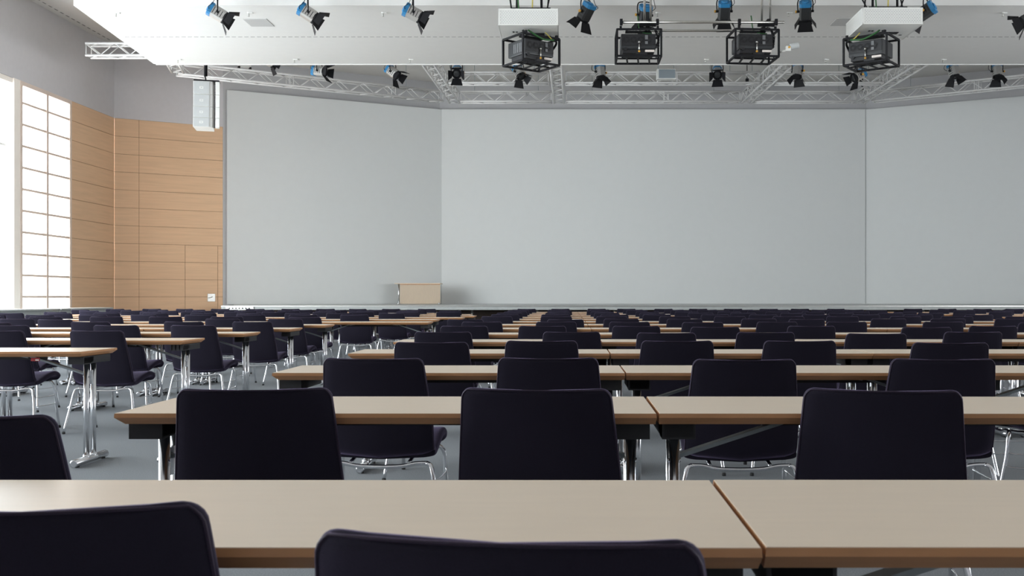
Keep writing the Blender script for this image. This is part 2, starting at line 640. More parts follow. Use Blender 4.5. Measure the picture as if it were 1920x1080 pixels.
# ------------------------------------------------------------------ stage, desk, sideboards
st = thing('stage', 'long grey raised stage running across the hall under the screens', 'stage', (0, 0, 0))
ZST = 0.874
b = MB()
poly = [(-8.9, 27.5), (15.2, 27.5), (15.2, 31.8), (9.95, 35.0), (-4.2, 35.0), (-9.9, 31.75), (-8.9, 29.5)]
b.loops([[(x, y, ZST - 0.04) for x, y in poly], [(x, y, ZST) for x, y in poly]], True, False)
b.build('deck', 'stage', st)
b = MB()
b.box((3.15, 27.53, ZST - 0.075), (24.1, 0.05, 0.07))
b.box((3.15, 27.50, ZST - 0.012), (24.1, 0.03, 0.02), mi=1)
b.build('fascia', ['stageface', 'steel'], st)
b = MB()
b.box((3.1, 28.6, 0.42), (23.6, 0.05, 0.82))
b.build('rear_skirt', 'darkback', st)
i = -8.6
while i < 15.2:
    for dx in (-0.16, 0.16):
        b = MB()
        b.tube([(i + dx, 27.62, 0.0), (i + dx, 27.62, ZST - 0.05)], 0.03, 8)
        b.build('leg', 'steel', st)
    i += 2.0 if i > -2.6 or i < -4 else 2.0
b = MB()
b.box((-8.42, 27.49, ZST - 0.07), (0.72, 0.03, 0.085), bevel=0.003)
b.mi = 1
for j in range(7):
    b.tube([(-8.68 + j * 0.085, 27.478, ZST - 0.07), (-8.68 + j * 0.085, 27.468, ZST - 0.07)], 0.017, 8)
b.build('socket_plate', ['white', 'vent'], st)

# presenter's desk
dk = thing('presenter_desk', 'beech desk with solid front panel standing alone on the stage', 'desk', (-4.66, 33.55, ZST), 0)
b = MB()
tp = [(-0.75, 0.63), (-0.75, 0.655), (0.70, 0.655), (0.70, 0.635), (0.66, 0.62), (-0.62, 0.62)]
b.box((-0.02, 0.28, 0.648), (1.44, 0.66, 0.028), bevel=0.006)
b.mi = 1
b.box((0.06, -0.02, 0.628), (1.26, 0.04, 0.03))
b.build('desktop', ['laminate', 'edge'], dk)
b = MB()
b.box((0.06, 0.0, 0.31), (1.27, 0.025, 0.60), bevel=0.004)
b.build('front_panel', 'desk', dk)
for sx in (-0.62, 0.66):
    lg = MB().tube([(sx, 0.06, 0.02), (sx, 0.06, 0.63)], 0.024, 10).build('leg', 'chrome', dk)
    MB().tube([(sx, -0.10, 0.024), (sx, 0.52, 0.024)], 0.022, 10).build('foot', 'chrome', lg)

# two low grey sideboards along the window wall
for i, (ya, yb2) in enumerate([(21.0, 23.55), (23.6, 26.3)]):
    sb = thing('sideboard', ['long low grey sideboard by the windows, nearer the viewer of two', 'long low grey sideboard by the windows, nearer the stage of two'][i], 'sideboard', (-11.45, (ya + yb2) / 2, 0), 0, 'sideboards along the window wall')
    L = yb2 - ya
    b = MB()
    b.box((0, 0, 0.42), (0.50, L - 0.04, 0.76), bevel=0.006)
    b.build('body', 'sidegrey', sb)
    b = MB()
    b.box((0, 0, 0.822), (0.56, L, 0.035), bevel=0.006)
    b.build('top', 'stage', sb)
    for q in range(3):
        d = MB().box((0.258, (q - 1) * (L - 0.1) / 3, 0.42), (0.018, (L - 0.1) / 3 - 0.02, 0.68), bevel=0.003).build('door', 'sidegrey', sb)
        MB().tube([(0.275, (q - 1) * (L - 0.1) / 3 + 0.2, 0.5), (0.275, (q - 1) * (L - 0.1) / 3 + 0.2, 0.62)], 0.008, 6).build('handle', 'steel', d)
    b = MB()
    b.box((0, 0, 0.02), (0.44, L - 0.12, 0.04))
    b.build('plinth', 'blackplastic', sb)

# ------------------------------------------------------------------ tables
TW, TD, TZ = 1.595, 0.54, 0.74


def table_meshes():
    me = {}
    # top: laminate face with a vertical lip and an undercut edge all round
    hx, hy = TW / 2, TD / 2
    lip, th, cut = 0.013, 0.034, 0.024

    def ring(z, ins):
        return [(-hx + ins, -hy + ins, z), (hx - ins, -hy + ins, z), (hx - ins, hy - ins, z), (-hx + ins, hy - ins, z)]
    b = MB()
    b.loops([ring(TZ - 0.004, 0.0012), ring(TZ, 0.0022)], True, False)
    me['tabletop'] = b.mesh('tabletop', 'laminate')
    b = MB()
    b.bm.free()

    def ring2(z, ins, l, r):
        return [(-hx + l, -hy + ins, z), (hx - r, -hy + ins, z), (hx - r, hy - ins, z), (-hx + l, hy - ins, z)]
    for nm, cl, cr in (('both', cut, cut), ('low', cut, 0.002), ('high', 0.002, cut), ('none', 0.002, 0.002)):
        b = MB()
        b.loops([ring(TZ - 0.001, 0.001), ring(TZ - lip, 0.0)], False, False)
        b.loops([ring(TZ - lip, 0.0), ring2(TZ - th, cut, cl, cr), ring2(TZ - th, 0.2, 0.2, 0.2)], False, False)
        me['edge_band', nm] = b.mesh('edge_band', 'edge')
    me['edge_band'] = me['edge_band', 'none']
    for s in (-1, 1):
        x = s * (hx - 0.065)
        b = MB()
        for dy in (-0.05, 0.05):
            b.tube([(x, dy, 0.03), (x, dy, TZ - 0.08)], 0.0175, 14)
        b.box((x, 0, 0.56), (0.012, 0.10, 0.09))
        b.tube([(x - 0.02, -0.05, 0.57), (x + 0.02, -0.05, 0.57)], 0.008, 8)
        me['leg', s] = b.mesh('leg', 'chrome')
        b = MB()
        b.tube([(x, -0.235, 0.028), (x, -0.232, 0.028), (x, 0.232, 0.028), (x, 0.235, 0.028)], 0.024, 14, rads=[0.019, 0.0245, 0.0245, 0.019])
        b.tube([(x, -0.05, 0.03), (x, -0.05, 0.06)], 0.022, 12)
        b.tube([(x, 0.05, 0.03), (x, 0.05, 0.06)], 0.022, 12)
        me['foot', s] = b.mesh('foot', 'chrome')
        b = MB()
        for dy in (-0.19, 0.19):
            b.lathe([(0.017, 0.0), (0.017, 0.012)], (x, dy, 0), n=10)
        me['glide', s] = b.mesh('glide', 'rubber')
        b = MB()
        b.box((x + s * 0.0, 0, TZ - 0.06), (0.10, 0.40, 0.05), bevel=0.006)
        b.prism([(-0.20, TZ - 0.036), (-0.20, TZ - 0.085), (-0.11, TZ - 0.085), (-0.06, TZ - 0.07), (-0.06, TZ - 0.036)], 'x', x - 0.05, x + 0.05)
        me['bracket', s] = b.mesh('bracket', 'blackplastic')
        b = MB()
        b.bar((x - s * 0.01, 0, 0.575), (x - s * 0.40, 0, TZ - 0.038), 0.045, 0.012)
        b.bar((x - s * 0.395, 0, TZ - 0.05), (x - s * 0.47, 0, TZ - 0.037), 0.05, 0.01)
        me['brace', s] = b.mesh('brace', 'greymetal')
    b = MB()
    b.box((0, 0.0, TZ - 0.05), (0.9, 0.03, 0.03))
    me['rail'] = b.mesh('under_rail', 'blackplastic')
    return me


TM = table_meshes()


def set_edge(t, nm):
    """undercut ends only where the table ends at an aisle; square where two tables meet"""
    for c in t.children_recursive:
        if c.name.startswith('edge_band'):
            c.data = TM['edge_band', nm]


def part(name, me, parent):
    o = bpy.data.objects.new(name, me)
    C.objects.link(o)
    o.parent = parent
    return o


def joined(name, meshes):
    """one mesh with the material slots of several"""
    bm = bmesh.new()
    mats = []
    for me in meshes:
        f0 = len(bm.faces)
        bm.from_mesh(me)
        bm.faces.ensure_lookup_table()
        m = me.materials[0]
        if m not in mats:
            mats.append(m)
        for f in bm.faces[f0:]:
            f.material_index = mats.index(m)
    out = bpy.data.meshes.new(name)
    bm.to_mesh(out)
    bm.free()
    for m in mats:
        out.materials.append(m)
    return out


def proto_table():
    r = thing('folding_table', 'x', 'table', (0, 0, -50))
    tp = part('tabletop', TM['tabletop'], r)
    part('edge_band', TM['edge_band'], tp)
    for s in (-1, 1):
        lg = part('leg', TM['leg', s], r)
        part('foot', TM['foot', s], lg)
        part('glide', TM['glide', s], lg)
        part('bracket', TM['bracket', s], r)
        part('brace', TM['brace', s], r)
    part('under_rail', TM['rail'], r)
    return r


far_legs = joined('leg', [TM['leg', 1], TM['foot', 1]]), joined('leg', [TM['leg', -1], TM['foot', -1]])


def proto_table_far():
    r = thing('folding_table', 'x', 'table', (0, 0, -50))
    tp = part('tabletop', TM['tabletop'], r)
    part('edge_band', TM['edge_band'], tp)
    for m in far_legs:
        part('leg', m, r)
    part('under_rail', joined('under_rail', [TM['rail'], TM['bracket', 1], TM['bracket', -1]]), r)
    return r


T_NEAR, T_FAR = proto_table(), proto_table_far()
used = {}


def place(protos, key, loc, rz, label, group):
    pr = protos[key]
    if id(pr) in used:
        o = copy_tree(pr)
    else:
        o = pr
        used[id(pr)] = True
    o.location = loc
    o.rotation_euler = (0, 0, rz)
    o['label'] = label
    o['group'] = group
    return o


TP = {'near': T_NEAR, 'far': T_FAR}
NEARK = lambda k: 1.45 + 1.681 * k
LEFT_EDGE = [6.71, 8.47, 10.1, 11.6, 13.15, 14.7, 16.4, 18.05, 19.7, 21.4, 23.1, 24.8]
LEFT_END = [-3.05, -3.05, -3.05, -3.0, -2.97, -1.9, -2.0, -1.76, -1.7, -1.93, -2.86, -2.8]
for k in range(15):
    d = NEARK(k)
    xmax = 0.44 * d + 0.3
    x0 = -1.33
    n = 0
    while x0 < xmax and n < 9:
        if k >= 9 and n == 5:
            x0 = 7.68 + 0.03 * (k % 2)
        lab = 'pale beech folding table, %s from the centre aisle, main block, %s row from the viewer' % (ORD[n], ORD[k])
        t = place(TP, 'near' if d < 14 else 'far', (x0 + 0.8 + random.uniform(-.002, .002), d + TD / 2 + random.uniform(-.006, .006), 0), R(-0.25 + random.uniform(-.12, .12)), lab, 'folding tables of the main block')
        set_edge(t, 'low' if n == 0 or (k >= 9 and n == 5) else ('high' if k >= 9 and n == 4 else 'none'))
        x0 += 1.6
        n += 1
for k, d in enumerate(LEFT_EDGE):
    xmin = max(-0.55 * d, -11.1)
    x1 = LEFT_END[k]
    n = 0
    while x1 > xmin and x1 - 1.6 > -11.15:
        lab = 'pale beech folding table, %s from the centre aisle, window block, %s row from the viewer' % (ORD[n], ORD[k])
        t = place(TP, 'near' if d < 15 else 'far', (x1 - 0.8, d + TD / 2 + random.uniform(-.006, .006), 0), R(random.uniform(-.25, .25)), lab, 'folding tables of the window block')
        set_edge(t, 'high' if n == 0 else 'none')
        x1 -= 1.6
        n += 1

# ------------------------------------------------------------------ chairs
def shell_rings(prof, half_t, width, nu=28, concave=0.0, cap0=0.0, cap1=0.0, rc=0.045):
    """rings of a rounded upholstered pad swept along prof [(y,z)], width(s) its full width, corners rounded at capped ends"""
    P = [Vector((0, y, z)) for y, z in prof]
    P = smooth_path(P, 7)
    acc = [0.0]
    for a, c in zip(P, P[1:]):
        acc.append(acc[-1] + (c - a).length)
    L = acc[-1]
    # resample with finer steps at the rounded ends
    ss = []
    steps = [0, .0015, .005, .010, .018, .028, .042, .06]
    if cap0:
        ss += steps
    else:
        ss += [0]
    m = 16
    lo = steps[-1] if cap0 else 0
    hi = L - (steps[-1] if cap1 else 0)
    ss += [lo + (hi - lo) * i / m for i in range(1, m + 1)]
    if cap1:
        ss += [L - s for s in reversed(steps[:-1])]

    def at(s):
        for i in range(len(acc) - 1):
            if s <= acc[i + 1] + 1e-9:
                t = (s - acc[i]) / max(1e-9, acc[i + 1] - acc[i])
                return P[i].lerp(P[i + 1], t), (P[i + 1] - P[i]).normalized()
        return P[-1], (P[-1] - P[-2]).normalized()
    rings = []
    backline = []
    for s in ss:
        c, t = at(s)
        c0, t0 = at(max(0, s - 0.02))
        c1, t1 = at(min(L, s + 0.02))
        tt = (t0 + t1).normalized()
        nrm = Vector((0, -tt.z, tt.y))
        f = s / L
        wd = width(f) / 2
        th = half_t(f)
        for cap, dist in ((cap0, s), (cap1, L - s)):
            if cap:
                e = min(1.0, dist / rc)
                wd -= rc * (1 - math.sqrt(max(0, 1 - (1 - e) ** 2)))
                e2 = min(1.0, dist / 0.016)
                th *= math.sqrt(max(0.0, 1 - (1 - e2) ** 2)) * 0.97 + 0.03
        ring = []
        for k in range(nu):
            a = 2 * pi * k / nu
            ca, sa = cos(a), sin(a)
            x = wd * math.copysign(abs(ca) ** 0.16, ca)
            y = th * math.copysign(abs(sa) ** 0.5, sa)
            cc = concave * (x / 0.22) ** 2
            ring.append(c + Vector((x, 0, 0)) + nrm * (y + cc))
        rings.append(ring)
    return rings


def chair_meshes():
    me = {}
    # profile from the top of the back down to the bend, then along the seat to the waterfall front
    back = [(-0.290, 0.816), (-0.266, 0.74), (-0.238, 0.64), (-0.211, 0.54), (-0.190, 0.465), (-0.170, 0.415), (-0.14, 0.388)]
    seat = [(-0.14, 0.388), (-0.08, 0.384), (0.0, 0.402), (0.08, 0.424), (0.16, 0.440), (0.215, 0.436), (0.252, 0.412), (0.262, 0.390)]
    wb = lambda f: 0.432 + 0.056 * min(1, f * 1.5)
    ws = lambda f: 0.488 - 0.02 * f
    rb = shell_rings(back, lambda f: 0.0120 + 0.006 * f, wb, concave=0.027, cap0=1, rc=0.034)
    b = MB()
    b.loops(rb, True, True)
    me['backrest'] = b.mesh('backrest', 'fabric')
    rs = shell_rings(seat, lambda f: 0.0195 + 0.006 * sin(pi * min(1, f)), ws, concave=0.012, cap1=1)
    b = MB()
    b.loops(rs, True, True)
    me['seat'] = b.mesh('seat', 'fabric')
    # piping round the rear edge of the back: follow the ring points at the two rear corners
    def corner(ring, k):
        return ring[k]
    n = len(rb[0])
    # choose the rear side (most negative y)
    mid = rb[len(rb) // 2]
    cand = sorted(range(n), key=lambda k: (mid[k].y - 0.35 * abs(mid[k].x)))
    kr = max(range(n), key=lambda k: mid[k].x - 1.2 * mid[k].y)
    kl = max(range(n), key=lambda k: -mid[k].x - 1.2 * mid[k].y)
    rt = [r[kr] for r in rb[3:]]
    lf = [r[kl] for r in rb[3:]]
    topr = rb[2]
    tr, tl = topr[kr], topr[kl]
    mids = []
    for i in range(1, 10):
        t = i / 10
        q = tl.lerp(tr, t)
        # follow the curve of the top edge
        q = q + Vector((0, -0.0, 0)) + (Vector((0, 0, 0)))
        bow = 0.027 * (1 - ((t - 0.5) / 0.5) ** 2)
        q.y += -bow * 0.9
        mids.append(q)
    path = list(reversed(lf)) + [tl] + mids + [tr] + rt
    b = MB()
    b.tube(path, 0.0026, 6)
    me['piping'] = b.mesh('piping', 'piping')
    # steel frame
    b = MB()
    for y, z in ((-0.15, 0.350), (0.13, 0.388)):
        pts = smooth_path([(-0.215, y, z + 0.004), (-0.16, y, z + 0.002), (-0.08, y, z - 0.012), (0.08, y, z - 0.012), (0.16, y, z + 0.002), (0.215, y, z + 0.004)], 4)
        b.tube(pts, 0.0095, 8)
    for s in (-1, 1):
        b.tube([(s * 0.13, -0.15, 0.352), (s * 0.13, 0.13, 0.386)], 0.009, 8)
    me['seat_frame'] = b.mesh('seat_frame', 'chrome')
    for s in (-1, 1):
        for nm, y, z, yf in (('rear', -0.15, 0.354, -0.235), ('front', 0.13, 0.392, 0.205)):
            pts = smooth_path([(s * 0.21, y, z), (s * 0.230, y * 1.05, z - 0.012), (s * 0.241, y * 1.12, z - 0.05), (s * (0.256 if nm == 'rear' else 0.245), y * 1.22 if y < 0 else y * 1.2, z - 0.14), (s * (0.285 if nm == 'rear' else 0.252), yf, 0.012)], 5)
            b = MB()
            b.tube(pts, 0.0105, 10)
            me['leg', s, nm] = b.mesh('leg', 'chrome')
            b = MB()
            b.lathe([(0.011, 0.0), (0.0128, 0.003), (0.0122, 0.016)], (s * (0.2855 if nm == 'rear' else 0.2525), yf, 0), n=10)
            me['foot', s, nm] = b.mesh('foot_cap', 'rubber')
        b = MB()
        for z, yr, yf in ((0.285, -0.178, 0.150), (0.215, -0.19, 0.166)):
            b.tube(smooth_path([(s * 0.250, yr, z), (s * 0.258, -0.1, z - 0.006), (s * 0.256, 0.1, z - 0.006), (s * 0.244, yf, z + 0.004)], 4), 0.004, 6)
        me['wire', s] = b.mesh('link_wire', 'chrome')
    return me


CM = chair_meshes()


def proto_chair():
    r = thing('stacking_chair', 'x', 'chair', (0, 0, -60))
    bk = part('backrest', CM['backrest'], r)
    part('piping', CM['piping'], bk)
    part('seat', CM['seat'], r)
    part('seat_frame', CM['seat_frame'], r)
    for s in (-1, 1):
        for nm in ('rear', 'front'):
            lg = part('leg', CM['leg', s, nm], r)
            part('foot_cap', CM['foot', s, nm], lg)
        part('link_wire', CM['wire', s], r)
    return r


def proto_chair_far():
    r = thing('stacking_chair', 'x', 'chair', (0, 0, -60))
    part('backrest', CM['backrest'], r)
    part('seat', CM['seat'], r)
    part('frame', joined('frame', [CM['seat_frame']] + [CM['leg', s, nm] for s in (-1, 1) for nm in ('rear', 'front')]), r)
    return r


CP = {'near': proto_chair(), 'far': proto_chair_far()}

RIGHT_CHAIRS = {
 0: [(-0.672,1.31,7),(-0.072,1.145,-8)],
1: [(-0.89,3.03,6),(-0.09,3.03,-6),(0.89,3.0,-12)],
2: [(-0.83,4.55,-3),(-0.08,4.59,-2),(0.75,4.47,-1),(1.6,4.51,-4)],
3: [(-0.79,6.21,-2),(-0.15,6.41,0),(0.67,6.41,0),(1.41,6.41,0),(2.219,6.14,-3)],
4: [(-0.94,8.09,-2),(0.04,8.09,0),(0.74,7.88,-3),(1.5,8.0,0),(2.25,7.72,-2),(3.095,8.09,-2)],
5: [(-0.94,9.78,0),(-0.22,9.78,0),(0.64,9.76,-3),(1.32,9.43,0),(2.25,9.77,-2),(3.17,9.36,-2),(3.92,9.77,-2)],
6: [(-0.91,11.45,-2),(-0.11,11.46,0),(0.68,11.45,-2),(1.44,11.23,0),(2.27,11.46,0),(3.02,11.46,0),(4.06,11.46,0),(4.91,11.04,0)],
7: [(-1.21,12.72,-3),(-0.01,12.72,0),(0.68,13.14,0),(1.45,13.04,0),(2.38,13.14,0),(2.91,12.88,0),(3.98,13.14,0),(4.712,13.14,0),(5.51,13.14,0)],
8: [(-0.97,14.78,-8),(-0.14,14.82,0),(0.629,14.7,0),(1.512,14.82,0),(2.27,14.78,-3),(3.087,14.81,-3),(3.83,14.78,-8),(4.71,14.78,0),(5.42,14.78,-8),(6.311,14.78,0)],
9: [(-0.95,16.5,0),(-0.17,16.46,0),(0.73,16.28,-3),(1.4,16.46,0),(2.3,16.46,0),(3.03,16.38,0),(3.84,16.38,0),(4.63,16.46,0),(5.41,16.38,-8),(6.311,16.28,0)],
10: [(-0.972,18.18,0),(-0.153,18.15,-8),(0.69,18.14,0),(1.45,17.96,-3),(2.29,18.17,-3),(3.01,18.15,-8),(3.83,17.96,0),(4.687,18.17,-3),(5.53,18.14,4),(6.2,18.14,-8),(8.02,18.14,-8)],
11: [(-0.95,19.82,-3),(-0.15,19.83,-8),(0.66,19.64,-8),(1.51,19.82,0),(2.23,19.74,-3),(3.02,19.74,0),(3.93,19.82,0),(4.6,19.84,4),(5.42,19.82,-3),(6.28,19.74,0),(8.1,19.86,0)],
12: [(-0.972,21.54,0),(-0.11,21.54,0),(0.629,21.42,0),(1.43,21.54,0),(2.32,21.5,4),(3.09,21.53,4),(3.861,21.42,4),(4.67,21.53,4),(5.46,21.42,0),(6.27,21.54,0),(8.05,21.54,0),(8.84,21.53,4)],
13: [(-0.972,23.18,0),(-0.18,23.0,4),(0.73,23.21,4),(1.45,23.1,0),(2.33,23.0,0),(3.05,23.1,-8),(3.84,23.1,0),(4.63,23.18,-3),(5.53,23.1,0),(6.247,23.18,-8),(8.13,23.21,4),(8.927,23.21,-3),(9.73,23.22,0)],
14: [(-0.93,24.78,-8),(-0.14,24.78,0),(0.71,24.9,0),(1.4,24.86,0),(2.26,24.78,0),(3.08,24.9,0),(3.89,24.86,0),(4.71,24.78,0),(5.46,24.9,0),(6.3,24.89,4),(8.09,24.86,0),(8.897,24.89,-3),(9.639,24.68,0),(10.45,24.86,0)],
}
LEFT_CHAIRS = {
1: [(-4.49,8.38,-3),(-3.7,8.37,-4)],
2: [(-5.27,10.01,-3),(-4.24,10.01,-3),(-3.51,10.0,-4)],
3: [(-6.01,11.1,0),(-5.15,11.51,-3),(-4.14,11.51,-2),(-3.4,11.51,-3)],
4: [(-6.75,13.07,0),(-6.08,12.65,-5),(-4.221,13.06,-3),(-3.45,13.05,-4)],
5: [(-3.49,14.2,-3),(-4.65,14.59,8),(-6.3,14.58,4),(-5.49,14.59,8),(-7.941,14.58,0),(-7.09,14.5,8)],
6: [(-3.248,16.3,-2),(-4.8,16.2,4),(-4.02,16.29,8),(-6.47,16.28,-10),(-5.559,16.1,0),(-7.96,16.1,4),(-7.159,16.1,0),(-8.81,16.3,4)],
7: [(-2.95,17.95,-3),(-4.54,17.97,0),(-3.82,17.94,8),(-6.12,17.95,4),(-5.343,17.93,-3),(-7.737,17.93,8),(-6.94,17.97,0),(-9.37,17.95,4),(-8.54,17.93,-3)],
8: [(-2.93,19.58,-10),(-2.17,19.6,4),(-4.46,19.61,-3),(-3.74,19.5,8),(-6.09,19.62,0),(-5.35,19.5,8),(-7.65,19.58,-10),(-6.86,19.58,8),(-9.31,19.4,-3),(-8.446,19.6,4)],
9: [(-3.15,21.28,-10),(-2.31,21.2,0),(-4.73,21.28,4),(-3.94,21.1,0),(-6.36,21.1,0),(-5.5,21.1,4),(-7.94,21.2,-10),(-7.2,21.1,0),(-9.54,21.28,-10),(-8.69,21.3,4)],
10: [(-4.06,22.9,-10),(-3.243,23.01,-3),(-5.702,23.02,0),(-4.91,22.8,8),(-7.24,22.8,4),(-6.53,23.01,-3),(-8.82,23.02,0),(-8.018,23.02,0),(-10.49,22.98,-10),(-9.61,22.99,8)],
11: [(-4.05,24.6,-3),(-3.238,24.68,-10),(-5.577,24.69,8),(-4.838,24.68,-10),(-7.21,24.7,4),(-6.4,24.72,0),(-8.85,24.68,-10),(-8.02,24.68,0),(-10.42,24.6,0),(-9.61,24.7,4)],
}



def put_chair(x, d, rot, label, group):
    """x, d: where the top of the back stands"""
    a = R(rot)
    ox, oy = x + (-sin(a)) * 0.29, d + cos(a) * 0.29
    return place(CP, 'near' if d < 15.2 else 'far', (ox, oy, 0), a, label, group)


for k, lst in RIGHT_CHAIRS.items():
    lst = sorted(lst)
    for i, (x, d, rot) in enumerate(lst):
        turned = 'askew' if abs(rot) >= 10 else 'dark'
        put_chair(x, d, rot, '%s purple chair, %s from the centre aisle, main block, %s row from the viewer' % (turned, ORD[i], ORD[k]), 'chairs of the main block')
for k, lst in LEFT_CHAIRS.items():
    lst = sorted(lst, reverse=True)
    for i, (x, d, rot) in enumerate(lst):
        turned = 'askew' if abs(rot) >= 10 else 'dark'
        put_chair(x, d, rot, '%s purple chair, %s from the centre aisle, window block, %s row from the viewer' % (turned, ORD[i], ORD[k]), 'chairs of the window block')
put_chair(-1.35, 2.33, 3, 'dark purple chair standing alone in the aisle behind the first table row', 'loose chairs')
put_chair(2.72, 5.66, 84, 'dark purple chair turned sideways at the picture edge past the third row', 'loose chairs')

# ------------------------------------------------------------------ trusses
ZT, TH = 7.1, 0.29


def truss(p, q, label, z=ZT):
    P, Q = Vector((*p, z)), Vector((*q, z))
    L = (Q - P).length
    d = (Q - P) / L
    root = thing('lighting_truss', label, 'truss', ((P + Q) / 2), math.atan2(d.y, d.x), 'aluminium trusses under the ceiling')
    h = TH / 2
    for sy in (-1, 1):
        for sz in (-1, 1):
            MB().tube([(-L / 2, sy * h, sz * h), (L / 2, sy * h, sz * h)], 0.028, 8).build('chord', 'truss', root)
    b = MB()
    n = max(2, int(round(L / 0.36)))
    st_ = L / n
    for i in range(n):
        x0 = -L / 2 + i * st_
        x1 = x0 + st_
        for sy in (-1, 1):
            z0, z1 = (-h, h) if i % 2 else (h, -h)
            b.tube([(x0, sy * h, z0), (x1, sy * h, z1)], 0.0135, 5)
        for sz in (-1, 1):
            ya, yb = (-h, h) if i % 2 else (h, -h)
            b.tube([(x0, ya, sz * h), (x1, yb, sz * h)], 0.0135, 5)
    for x0 in [-L / 2 + 0.02] + [(-L / 2 + 3.0 * j + o) for j in range(1, int(L / 3.0) + 1) for o in (-0.06, 0.06)] + [L / 2 - 0.02]:
        if x0 > L / 2:
            continue
        for sy in (-1, 1):
            b.tube([(x0, sy * h, -h), (x0, sy * h, h)], 0.013, 5)
        for sz in (-1, 1):
            b.tube([(x0, -h, sz * h), (x0, h, sz * h)], 0.013, 5)
    b.build('lattice', 'truss', root)
    # suspension rods up to the ceiling
    for t in (-0.35, 0.35):
        MB().tube([(L * t, 0, h), (L * t, 0, ZC - z - 0.006)], 0.008, 6).build('suspension_rod', 'greymetal', root)
    return root


truss((-11.66, 26.0), (17.4, 26.0), 'longest pale truss, crossing behind the white soffit and showing past its window end')
for y, xs, where in ((29.3, ((-3.22, -0.47), (-0.03, 5.29), (5.74, 8.68)), 'just behind the soffit'), (32.05, ((-3.17, -0.43), (-0.01, 5.21), (5.64, 8.64)), 'above the top edge of the centre screen')):
    for i, (xa, xb) in enumerate(xs):
        truss((xa, y), (xb, y), 'pale cross truss %s, %s section from the windows' % (where, ORD[i]))
truss((-3.5, 26.2), (-3.38, 32.2), 'pale truss running toward the fold between the first oblique and centre screens')
truss((-0.28, 26.2), (-0.22, 32.2), 'pale truss running straight away beside the first hung projector')
truss((5.62, 26.2), (5.42, 32.2), 'pale truss running away below the white camera, past the twin projector rig')
truss((8.98, 26.2), (8.85, 32.2), 'pale truss running away toward the fold beyond the centre screen')
truss((-10.25, 28.1), (-3.75, 32.0), 'pale oblique truss parallel to the screen beside the beech cladding')
truss((-9.80, 26.42), (-10.15, 27.85), 'short pale truss linking the long truss with the oblique one')
truss((9.2, 32.0), (15.4, 27.9), 'pale oblique truss above the far oblique screen')

# ------------------------------------------------------------------ stage lamps
def lamp(x, y, z, direction, label, group, body='silver', hang=0.28, scale=1.0, top=None):
    """fresnel lamp: x,y,z the tilt axis; direction the beam"""
    d = Vector(direction).normalized()
    pan = math.atan2(-d.x, d.y)
    tilt = math.asin(d.z)
    root = thing('stage_lamp', label, 'stage light', (x, y, z), pan, group)
    k = scale
    Tm = Matrix.Rotation(tilt, 4, 'X') @ Matrix.Scale(k, 4)
    b = MB()
    b.prism([(-0.105, -0.075), (-0.075, -0.105), (0.075, -0.105), (0.105, -0.075), (0.105, 0.06), (0.06, 0.115), (-0.06, 0.115), (-0.105, 0.06)], 'y', -0.11, 0.13)
    hs = b.xf(Tm).build('housing', body, root)
    b = MB()
    for i in range(4):
        b.box((0, -0.08 + i * 0.05, 0.0), (0.216, 0.012, 0.12))
    b.xf(Tm).build('cooling_slots', 'vent', hs)
    b = MB()
    b.prism([(-0.112, -0.08), (-0.08, -0.112), (0.08, -0.112), (0.112, -0.08), (0.112, 0.07), (0.065, 0.125), (-0.065, 0.125), (-0.112, 0.07)], 'y', -0.175, -0.105)
    b.lathe([(0.075, -0.175), (0.05, -0.20)], axis='y', n=12)
    b.xf(Tm).build('rear_cap', 'blue', root)
    b = MB()
    b.lathe([(0.118, 0.12), (0.122, 0.165), (0.10, 0.165), (0.10, 0.14)], axis='y', n=16)
    b.xf(Tm).build('lens_ring', 'blackmetal', root)
    b = MB()
    b.lathe([(0.10, 0.142), (0.07, 0.155), (0.02, 0.16)], axis='y', n=16)
    b.xf(Tm).build('lens', 'darkgrey', root)
    for i in range(4):
        b = MB()
        wd = 0.10 if i % 2 == 0 else 0.085
        ln = 0.19 if i % 2 == 0 else 0.15
        b.loops([[(-wd, 0, 0), (wd, 0, 0), (wd, 0.0, 0.006), (-wd, 0.0, 0.006)], [(-wd * 1.45, ln, 0), (wd * 1.45, ln, 0), (wd * 1.45, ln, 0.006), (-wd * 1.45, ln, 0.006)]], True, False)
        ml = Matrix.Rotation(i * pi / 2, 4, 'Y') @ Matrix.Translation((0, 0.165, 0.112)) @ Matrix.Rotation(R(28 + 7 * (i % 3)), 4, 'X')
        b.xf(Tm @ ml).build('barn_door', 'blackmetal', root)
    b = MB()
    hg = hang / 1.0
    b.tube(smooth_path([(-0.125 * k, 0, -0.01), (-0.135 * k, 0, 0.06 * k), (-0.135 * k, 0, 0.17 * k), (-0.09 * k, 0, 0.235 * k), (0.09 * k, 0, 0.235 * k), (0.135 * k, 0, 0.17 * k), (0.135 * k, 0, 0.06 * k), (0.125 * k, 0, -0.01)], 4), 0.011, 8)
    for s in (-1, 1):
        b.tube([(s * 0.10 * k, 0, 0), (s * 0.155 * k, 0, 0)], 0.022, 10)
    yk = b.build('yoke', 'blackmetal', root)
    b = MB()
    b.tube([(-0.155 * k, 0, 0), (-0.18 * k, 0, 0)], 0.026, 8)
    b.xf(Tm).build('knob', 'yellow', root)
    b = MB()
    b.tube([(0, 0, 0.23 * k), (0, 0, hg)], 0.016, 8)
    b.box((0, 0, hg - 0.036), (0.05, 0.05, 0.07), bevel=0.006)
    b.build('clamp', 'blackmetal', root)
    b = MB()
    b.tube(smooth_path([(0.05 * k, -0.12 * k, 0.02), (0.15 * k, -0.16 * k, 0.08), (0.17 * k, -0.06, 0.2), (0.08, 0, hg)], 5), 0.006, 6)
    b.build('cable', 'blackmetal', root)
    return root


